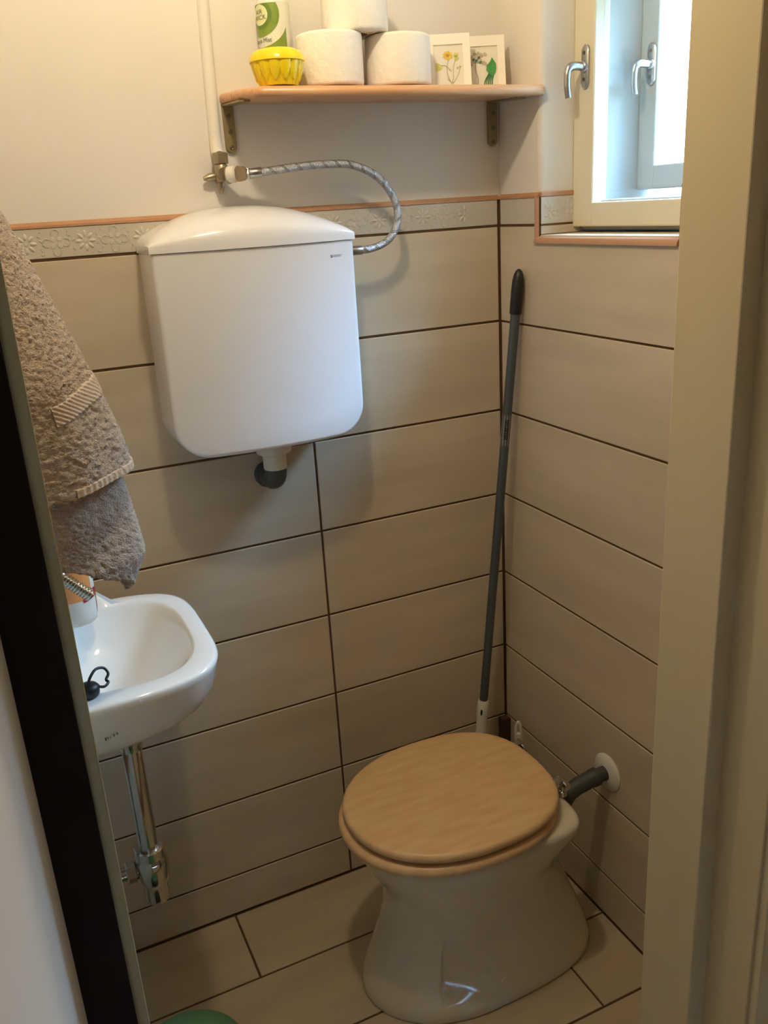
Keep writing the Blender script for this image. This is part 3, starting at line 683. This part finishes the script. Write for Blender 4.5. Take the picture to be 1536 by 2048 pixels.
# rim and inner bowl
for z, sc in ((0.394, 0.78), (0.380, 0.70), (0.34, 0.62), (0.28, 0.48), (0.22, 0.32), (0.20, 0.12)):
    rings.append([Vector((TX+(p.x-TX)*sc, TY+(p.y-TY)*sc, z)) for p in outline_pts(-0.572, -0.165, 0.165, z, 2.2, 2.6, N=240)])
MB().loft(rings).build('bowl', 'grey_china', toi, smooth=True, angle=60)
# wooden seat ring
def round_slab(xf, xr, hw, z0, z1, dome=0.0, inner=None, N=96, nf=2.12, nr=2.6):
    T = z1-z0; prf = []
    for k in range(7):
        t = -math.pi/2+k/6*math.pi; prf.append((z0+T/2+T/2*math.sin(t), -(T/2)*(1-math.cos(t))*0.9))
    R_ = []
    for z, ins in prf: R_.append(outline_pts(xf-ins, xr+ins, hw+ins, z, nf, nr, N))
    if inner:
        for z, ins in [(z1-0.001, -0.075), (z1-0.006, -0.085), (z0+0.002, -0.085), (z0, -0.08)]:
            R_.append(outline_pts(xf-ins, xr+ins*0.7, hw+ins, z, nf, 2.3, N))
        R_.append(R_[0]); m = MB(); m.loft(R_, False, False); return m
    for sc, dz_ in ((0.93, 0.4), (0.8, 0.75), (0.5, 0.95), (0.15, 1.0)):
        R_.append([Vector((TX+(p.x-TX)*sc, TY+(p.y-TY)*sc, z1+dome*dz_)) for p in R_[6][:]])
    m = MB(); m.loft(R_); return m
round_slab(-0.601, -0.158, 0.1925, 0.3955, 0.4195, inner=True).build('seat', 'seat_wood', toi, smooth=True, angle=60)
lid_o = round_slab(-0.590, -0.150, 0.1885, 0.4250, 0.4460, dome=0.0025).build('lid', 'seat_wood', toi, smooth=True, angle=60)
for dy in (-0.0775, 0.0775):
    m = MB(); yb = TY+dy
    m.lathe([(0.010, 0), (0.010, 0.012), (0.007, 0.014)], (-0.1385, yb, 0.398), seg=16)
    m.tube([(-0.1385, yb, 0.41), (-0.1375, yb, 0.425), (-0.146, yb, 0.436), (-0.162, yb, 0.436)], 0.0072, 14)
    m.tube([(-0.1365, yb-0.017, 0.427), (-0.1365, yb+0.017, 0.427)], 0.0078, 16)
    m.build('hinge', 'chrome', toi, smooth=True, angle=45)
for dy in (-0.011, 0.011): pass
MB().lathe([(0.0105, -0.02), (0.0105, 0.0035), (0.0090, 0.0055), (0.003, 0.006)], (-0.330, TY-0.1470, 0.055), (0.05, -1, 0.15), 20).build('bolt_cap', 'white_plastic', toi, smooth=True)
# flush connector into the right wall
fc = thing('flush_connector', (-0.05, -0.41, 0.33), 'grey rubber pipe joint with white wall rosette behind the toilet', 'pipe')
MB().lathe([(0.017, 0.0), (0.042, 0.0), (0.0425, 0.002), (0.040, 0.0045), (0.028, 0.009), (0.017, 0.011)], (-0.0002, -0.412, 0.390), (-1, 0, 0), 40, cap0=False, cap1=False).build('rosette', 'white_plastic', fc, smooth=True, angle=40)
pp = [(0.004, -0.412, 0.391), (-0.024, -0.412, 0.390), (-0.028, -0.412, 0.390), (-0.030, -0.412, 0.3895), (-0.044, -0.412, 0.388), (-0.046, -0.412, 0.388), (-0.078, -0.412, 0.383), (-0.082, -0.412, 0.382), (-0.100, -0.411, 0.374), (-0.112, -0.409, 0.360), (-0.122, -0.405, 0.342), (-0.135, -0.40, 0.325)]
rr = [0.0155, 0.0155, 0.0155, 0.0200, 0.0200, 0.0185, 0.0185, 0.0180, 0.0180, 0.0190, 0.0205, 0.0205]
MB().tube(pp, rr, 24).build('pipe', 'grey_rubber', fc, smooth=True, angle=40)

# ------------------------------------------------------------------ washbasin on the left wall
BZ = 0.900; BCY = -0.262
ba = thing('washbasin', (-0.95, BCY, 0.72), 'small white ceramic washbasin on the left wall', 'washbasin')
def bas(xf, hw, z, nn_, x0=XL+0.002, N=48, cy=BCY):
    """D shaped ring, flat at the wall side; returns front curve then the wall line"""
    pts = []
    for k in range(N+1):
        t = -math.pi/2+math.pi*k/N; c, s = max(0, math.cos(t)), math.sin(t)
        pts.append(Vector((x0+(xf-x0)*c**(2/nn_), cy+hw*math.copysign(abs(s)**(2/nn_), s), z)))
    for k in range(1, 12): pts.append(Vector((x0, cy+hw-2*hw*k/12, z)))
    return pts
def ell(cx, cy, a, b, z, nn_, N=48):
    pts = []
    for k in range(N+1):
        t = -math.pi/2+math.pi*k/N; c, s = max(0, math.cos(t)), math.sin(t); pts.append(Vector((cx+a*c**(2/nn_), cy+b*math.copysign(abs(s)**(2/nn_), s), z)))
    for k in range(1, 12):
        t = math.pi/2+math.pi*k/12; c, s = math.cos(t), math.sin(t); pts.append(Vector((cx-a*0.92*abs(c)**(2/nn_), cy+b*math.copysign(abs(s)**(2/nn_), s), z)))
    return pts
R_ = []
for z, xf, hw, n_ in ((0.736, -0.918, 0.040, 2.2), (0.742, -0.902, 0.065, 2.2), (0.758, -0.878, 0.105, 2.4), (0.782, -0.853, 0.148, 2.8), (0.803, -0.834, 0.178, 3.2), (0.822, -0.820, 0.193, 3.6), (0.85, -0.806, 0.200, 4.0), (0.885, -0.799, 0.2045, 4.2), (0.895, -0.797, 0.2055, 4.3), (0.8995, -0.800, 0.2035, 4.3), (0.901, -0.805, 0.199, 4.3)):
    R_.append(bas(xf, hw, z, n_))
for z, a, b, n_ in ((0.9008, 0.127, 0.1690, 2.9), (0.8995, 0.1245, 0.1665, 2.9), (0.895, 0.1215, 0.163, 2.8), (0.885, 0.118, 0.158, 2.7), (0.86, 0.106, 0.142, 2.5), (0.83, 0.088, 0.115, 2.4), (0.805, 0.060, 0.075, 2.2), (0.797, 0.022, 0.022, 2.0), (0.79, 0.018, 0.018, 2.0)):
    R_.append(ell(-0.953-0.03*(0.90-z)/0.1, BCY+0.004, a, b, z, n_))
for ring in R_:
    for p in ring:
        if p.z > 0.88 and p.y > BCY+0.12:
            p.z += 0.062*sstep((-0.953-p.x)/0.05)*sstep((p.y+0.105)/0.03)
MB().loft(R_, True, True).build('basin', 'white_china', ba, smooth=True, angle=60)
MB().lathe([(0.020, 0.0), (0.020, 0.002), (0.012, 0.003)], (-0.983, BCY+0.004, 0.7935), seg=24).build('drain', 'chrome', ba, smooth=True)
mk = MB()
for k, (dx, dz_, s_) in enumerate(((0, 0, .0022), (.004, .0012, .001), (.008, .0015, .001), (.013, .003, .0018), (.0185, .0045, .0014))):
    mk.box(-1.0085+dx, -1.0085+dx+s_, BCY-0.2036, BCY-0.2030+0.004, 0.842+dz_, 0.842+dz_+s_*1.2)
mk.build('maker_mark', 'ink', ba)
# bottle trap
tp = thing('bottle_trap', (-0.957, -0.255, 0.34), 'chrome bottle trap and waste pipe under the washbasin', 'drain trap')
QX, QY = -0.957, -0.255
MB().lathe([(0.020, 0.685), (0.022, 0.697), (0.027, 0.706), (0.0285, 0.716), (0.0275, 0.744), (0.020, 0.745)], (QX, QY, 0), seg=32).build('flange', 'chrome', tp, smooth=True, angle=45)
MB().lathe([(0.0185, 0.44), (0.0185, 0.69)], (QX, QY, 0), seg=32).build('waste_pipe', 'chrome', tp, smooth=True)
MB().lathe([(0.0265, 0.447), (0.0285, 0.449), (0.0285, 0.4675), (0.026, 0.470), (0.0188, 0.471)], (QX, QY, 0), seg=32).build('collar_nut', 'chrome', tp, smooth=True, angle=35)
MB().lathe([(0.008, 0.340), (0.017, 0.3415), (0.0225, 0.347), (0.0235, 0.356), (0.0235, 0.382), (0.0285, 0.392), (0.031, 0.402), (0.031, 0.438), (0.028, 0.446), (0.0265, 0.449)], (QX, QY, 0), seg=40).build('cup', 'chrome', tp, smooth=True, angle=40)
MB().tube([(QX-0.02, QY, 0.424), (XL+0.001, QY, 0.424)], 0.0135, 24).build('outlet_pipe', 'chrome', tp, smooth=True)
m = MB(); m.lathe([(0.017, 0), (0.0205, 0.002), (0.0205, 0.017), (0.017, 0.019)], (QX-0.030, QY, 0.424), (-1, 0, 0), 6); m.build('outlet_nut', 'chrome', tp)
# rubber plug lying on the rim
pg = thing('basin_plug', (-1.016, -0.425, 0.903), 'black rubber basin plug with pull ring on the washbasin rim', 'plug')
MB().lathe([(0.0125, 0.0), (0.0155, 0.004), (0.0165, 0.014), (0.0125, 0.019), (0.004, 0.0215)], (-1.016, -0.425, 0.9022), seg=28).build('stopper', 'black_rubber', pg, smooth=True, angle=50)
ring = [(-1.012, -0.405, 0.922), (-1.006, -0.402, 0.934), (-0.996, -0.392, 0.940), (-0.984, -0.384, 0.934), (-0.979, -0.389, 0.924), (-0.984, -0.396, 0.917), (-0.982, -0.402, 0.914), (-0.990, -0.409, 0.912), (-1.002, -0.408, 0.917)]
MB().tube(bez([(a_-0.004, b_-0.020, 0.922+(c_-0.922)*0.85) for a_, b_, c_ in ring], 5), 0.0022, 10).build('pull_ring', 'black_rubber', pg, smooth=True)
# soap bottle
BX, BY = -1.003, -0.138
bo = thing('soap_bottle', (BX, BY, 0.9015), 'white soap bottle with orange and red label on the washbasin', 'bottle')
def bsec(z, a, b, N=40): return [Vector((BX+a*math.cos(2*math.pi*k/N), BY+b*math.sin(2*math.pi*k/N), 0.9022+z)) for k in range(N)]
bprof = [(0, .034, .026), (.003, .038, .029), (.02, .0405, .031), (.06, .042, .032), (.11, .0415, .032), (.15, .037, .029), (.17, .022, .020), (.176, .013, .013), (.195, .013, .013)]
MB().loft([bsec(*p) for p in bprof]).build('body', 'bottle_white', bo, smooth=True, angle=60)
def bpatch(nm, mt, t0, t1, zlo, zhi, off, n=20, rows=8):
    m = MB(); vv = []; ff = []
    for i in range(n+1):
        t = lerp(t0, t1, i/n); za = zlo(i/n) if callable(zlo) else zlo
        for r in range(rows+1):
            z = lerp(za, zhi, r/rows)
            for (z0, a0, b0), (z1, a1, b1) in zip(bprof[:-1], bprof[1:]):
                if z0 <= z <= z1: f = (z-z0)/(z1-z0); a, b = lerp(a0, a1, f), lerp(b0, b1, f)
            vv.append((BX+(a+off)*math.cos(t), BY+(b+off)*math.sin(t), 0.9022+z))
    for i in range(n):
        for r in range(rows): q = i*(rows+1)+r; ff.append((q, q+rows+1, q+rows+2, q+1))
    m.add(vv, ff); m.build(nm, mt, bo, smooth=True)
rad = math.radians
bpatch('label_orange', 'bottle_orange', rad(-150), rad(-35), 0.050, 0.145, 0.0004)
bpatch('label_red', 'bottle_red', rad(-66), rad(-12), lambda f: 0.045+0.006*f, 0.066, 0.0008)
bpatch('label_stripe', 'bottle_orange', rad(-16), rad(-4), 0.014, 0.052, 0.0006)
# ribbed tap pipe behind the bottle
tpn = thing('tap_hose', (-0.985, -0.16, 0.935), 'ribbed metal tap spout end above the washbasin', 'tap')
m = MB(); pr_ = []
a = Vector((-1.020, -0.200, 1.022)); b = Vector((-0.974, -0.200, 0.972)); nseg = 60
m.tube([a.lerp(b, k/nseg) for k in range(nseg+1)], [0.0105+0.0017*math.sin(k*1.25) for k in range(nseg+1)], 18)
m.build('spout', 'chrome', tpn, smooth=True, angle=70)
m = MB(); m.tube([(XL, -0.200, 1.032), (-1.05, -0.200, 1.032), (-1.030, -0.200, 1.030), (-1.016, -0.200, 1.018)], 0.012, 18); m.build('wall_arm', 'chrome', tpn, smooth=True)

# ------------------------------------------------------------------ towel on the left wall
tw = thing('hand_towel', (-1.0, -0.42, 1.03), 'beige terry hand towel hanging on the left wall over the washbasin', 'towel')
TWY = -0.415
def rpoly(z, table):
    for (z0, v0), (z1, v1) in zip(table[:-1], table[1:]):
        if z0 >= z >= z1: return lerp(v0, v1, (z0-z)/(z0-z1))
    return table[-1][1] if z < table[-1][0] else table[0][1]
nzr = random.Random(11)
def towel_layer(name, mt, ztop, zbot, table, yoff, hem, amp, band, folds, ph):
    NA, NZ_ = 110, 150; rings = []; x0 = XL+0.006
    for i in range(NZ_+1):
        f = i/NZ_; ring = []
        for j in range(NA+1):
            t = math.pi*(j/NA)           # from the near edge round the front to the far edge
            zb_ = zbot+hem(j/NA); z = lerp(ztop, zb_, f)
            xr = rpoly(z, table); wx = xr-x0; wy = min(0.02+wx*0.62, 0.105)
            fold = 1+folds*math.sin(5*t+ph)*min(1, f*1.6)
            x = x0+wx*(math.sin(t)**0.75)*(fold if math.sin(t) < 0.85 else lerp(fold, 1, (math.sin(t)-.85)/.15)); y = TWY+yoff-wy*math.cos(t)
            inb = any(b0 < (z-0.16*(x+0.97)) < b1 for b0, b1 in band)
            d = amp*nzr.uniform(-1, 1) if not inb else 0.0015*math.sin((x*0.9+z)*800)-0.0006
            nx, ny = math.sin(t), -math.cos(t)
            ring.append(Vector((x+nx*d, y+ny*d, z+nzr.uniform(-.5, .5)*amp)))
        # thickness : inner return
        rings.append(ring)
    m = MB(); m.loft(rings, False, False, closed=False); o = m.build(name, mt, tw, smooth=True, angle=180)
    sm = o.modifiers.new('thickness', 'SOLIDIFY'); sm.thickness = 0.006; sm.offset = -1
    return o
tab_out = [(1.66, -1.045), (1.604, -1.010), (1.50, -0.972), (1.377, -0.930), (1.30, -0.908), (1.262, -0.9015), (1.20, -0.899)]
tab_in = [(1.66, -1.05), (1.60, -1.02), (1.30, -0.925), (1.25, -0.916), (1.18, -0.905), (1.125, -0.8985), (1.06, -0.930), (1.00, -0.95)]
towel_layer('outer_fold', 'towel', 1.655, 1.238, tab_out, -0.014, lambda u: 0.022*math.sin(math.pi*u)-0.012*u, 0.0021, [], 0.05, 0.6)
towel_layer('inner_fold', 'towel', 1.640, 1.072, tab_in, 0.012, lambda u: 0.070*max(0, min(1, (0.46-u)/0.40))-0.014*math.sin(math.pi*u), 0.0018, [(1.165, 1.182), (1.05, 1.088)], 0.07, 2.1)
def towel_band(name, half, ph_f, zoff, ta=0.12, tb=0.80):
    NA, NZ_ = 260, 18; x0 = XL+0.006; rings = []
    for i in range(NZ_+1):
        ring = []
        for j in range(NA+1):
            t = math.pi*lerp(ta, tb, j/NA); u_ = t/math.pi
            zc = zoff(u_); z = zc+lerp(half, -half, i/NZ_)
            x_, y_ = 0, 0
            for _ in range(1):
                wx = rpoly(z, tab_out)-x0; wy = min(0.02+wx*0.62, 0.105); f_ = (1.655-z)/0.417
                fold = 1+0.05*math.sin(5*t+0.6)*min(1, f_*1.6); fold = fold if math.sin(t) < 0.85 else lerp(fold, 1, (math.sin(t)-.85)/.15)
                x_ = x0+wx*(math.sin(t)**0.75)*fold; y_ = TWY-0.014-wy*math.cos(t)
            d = 0.0022+0.0007*math.sin(ph_f(t*0.085, z))
            if i in (0, NZ_): d = -0.001
            ring.append(Vector((x_+math.sin(t)*d, y_-math.cos(t)*d, z)))
        rings.append(ring)
    m = MB(); m.loft(rings, False, False, closed=False); m.build(name, 'towel_flat', tw, smooth=True, angle=180)
towel_band('woven_band', 0.014, lambda a, z: 2*math.pi*(a+z*1.3)/0.0088, lambda u: 1.352+0.030*math.sin(math.pi*u)**2)
towel_band('hem', 0.006, lambda a, z: 2*math.pi*a/0.0070, lambda u: 1.2445+0.022*math.sin(math.pi*u)-0.012*u)
m = MB(); m.tube([(XL, TWY, 1.668), (XL+0.03, TWY, 1.668), (XL+0.040, TWY, 1.68)], 0.005, 10); tag(m.build('wall_hook', 'steel', smooth=True), 'small metal hook on the left wall holding the towel', 'hook')

# ------------------------------------------------------------------ mop leaning in the corner
mo = thing('mop', (-0.115, -0.06, 0.0), 'dark grey mop pole with black grip leaning in the tiled corner', 'mop')
A = Vector((-0.0135, -0.0965, 1.445)); B = Vector((-0.137, -0.060, 0.10))
P_at = lambda z: B.lerp(A, (z-B.z)/(A.z-B.z))
ax = (A-B).normalized()
MB().tube([P_at(0.37), P_at(1.38)], 0.0102, 20).build('pole', 'pole_metal', mo, smooth=True, angle=50)
MB().tube([P_at(1.352), P_at(1.354), P_at(1.40), P_at(1.422), P_at(1.434), P_at(1.441), P_at(1.4445)], [0.0118, 0.0128, 0.0132, 0.0122, 0.0098, 0.0065, 0.002], 20).build('grip', 'black_rubber', mo, smooth=True, angle=50)
MB().tube([P_at(0.30), P_at(0.33), P_at(0.335), P_at(0.37), P_at(0.378), P_at(0.418), P_at(0.423)], [0.0150, 0.0150, 0.0135, 0.0135, 0.0145, 0.0140, 0.0120], 20).build('socket', 'white_plastic', mo, smooth=True, angle=40)
MB().tube([P_at(0.10), P_at(0.26), P_at(0.305)], [0.016, 0.0145, 0.015], 20).build('lower_socket', 'white_plastic', mo, smooth=True, angle=40)
MB().box(-0.21, -0.107, -0.072, -0.022, 0.002, 0.03, 0.006, 2).build('head_plate', 'white_plastic', mo)
MB().box(-0.15, -0.12, -0.075, -0.045, 0.028, 0.115, 0.004, 2).build('joint', 'white_plastic', mo)
c = P_at(0.395)+Vector((-0.0095, -0.0098, 0)); dv = Vector((-0.7, -0.72, 0)).normalized(); sd = Vector((0.72, -0.7, 0)).normalized()
m = MB(); m.prism([c+sd*0.0026*math.cos(k*math.pi/8)+ax*(0.0085*math.sin(k*math.pi/8)) for k in range(16)], dv*0.0012); m.build('slot', 'hole', mo)
# barcode sticker wrapped on the pole
def on_pole(u, z, off):
    p = P_at(z); t = (P_at(z+0.01)-P_at(z)).normalized(); n1 = (Vector((-0.45, -0.89, 0))-t*Vector((-0.45, -0.89, 0)).dot(t)).normalized(); n2 = t.cross(n1)
    th = u/0.0102; return p+(n1*math.cos(th)+n2*math.sin(th))*(0.0102+off)
def pole_patch(nm, mt, u0, u1, z0, z1, off):
    m = MB(); n_ = 8; vv = [on_pole(lerp(u0, u1, i/n_), z, off) for i in range(n_+1) for z in (z0, z1)]; m.add(vv, [(2*i, 2*i+2, 2*i+3, 2*i+1) for i in range(n_)]); return m
pole_patch('x', '', -0.026, 0.026, 1.066, 1.135, 0.0003).build('sticker', 'sticker', mo, smooth=True)
m = MB(); zz = 1.081; rb = random.Random(5)
while zz < 1.124:
    t_ = rb.choice((0.0006, 0.0011, 0.0017)); pm = pole_patch('x', '', -0.0045, 0.0045, zz, zz+t_, 0.0006); m.add(pm.v, pm.f); zz += t_+rb.choice((0.0008, 0.0012))
m.build('barcode', 'hole', mo)
# toilet brush
br = thing('toilet_brush', (-0.052, -0.138, 0.0), 'white toilet brush with looped handle in the corner behind the toilet', 'brush')
bx_, by_ = -0.052, -0.138
def hsec(w_, t_, z): return [Vector((bx_+w_*0.77*c_-t_*0.64*s_, by_-w_*0.64*c_-t_*0.77*s_, z)) for c_, s_ in [(math.cos(k*math.pi/10), math.sin(k*math.pi/10)) for k in range(20)]]
MB().loft([hsec(.0065, .004, .13), hsec(.0085, .0045, .25), hsec(.0095, .005, .31), hsec(.0098, .005, .348)]).build('handle', 'white_plastic', br, smooth=True)
m = MB(); hw3 = Vector((0.77, -0.64, 0)); o3 = Vector((bx_, by_, 0))
m.tube(bez([o3+hw3*a_+Vector((0, 0, z_)) for a_, z_ in ((-.0066, .345), (-.0062, .358), (-.0040, .372), (0, .3795), (.0040, .372), (.0062, .358), (.0066, .345))], 6), 0.0038, 12)
m.build('hanging_loop', 'white_plastic', br, smooth=True)
MB().lathe([(0.045, 0.001), (0.050, 0.004), (0.046, 0.12), (0.020, 0.135)], (bx_, by_, 0), seg=32).build('holder', 'white_plastic', br, smooth=True)
# pale tub behind the lid
tb = thing('plastic_tub', (-0.185, -0.112, 0.0), 'pale plastic tub, only its rim showing behind the toilet lid', 'tub')
tx_, ty_ = -0.185, -0.112
MB().lathe([(0.030, 0.001), (0.032, 0.10), (0.034, 0.325), (0.036, 0.330), (0.036, 0.342), (0.034, 0.344), (0.031, 0.334), (0.028, 0.06)], (tx_, ty_, 0.0), seg=40, cap1=True).build('body', 'white_plastic', tb, smooth=True, angle=50)

# ------------------------------------------------------------------ green bin near the door
bn = thing('pedal_bin', (-0.985, -0.545, 0), 'green plastic waste bin on the floor below the washbasin', 'bin')
gx, gy = -0.975, -0.535
MB().lathe([(0.080, 0.0), (0.084, 0.004), (0.094, 0.225), (0.090, 0.228)], (gx, gy, 0.001), seg=48).build('body', 'grey_plastic', bn, smooth=True, angle=50)
MB().lathe([(0.097, 0.222), (0.0985, 0.228), (0.0965, 0.240), (0.085, 0.252), (0.055, 0.262), (0.02, 0.266)], (gx, gy, 0.001), seg=64).build('lid', 'bin_green', bn, smooth=True, angle=60)
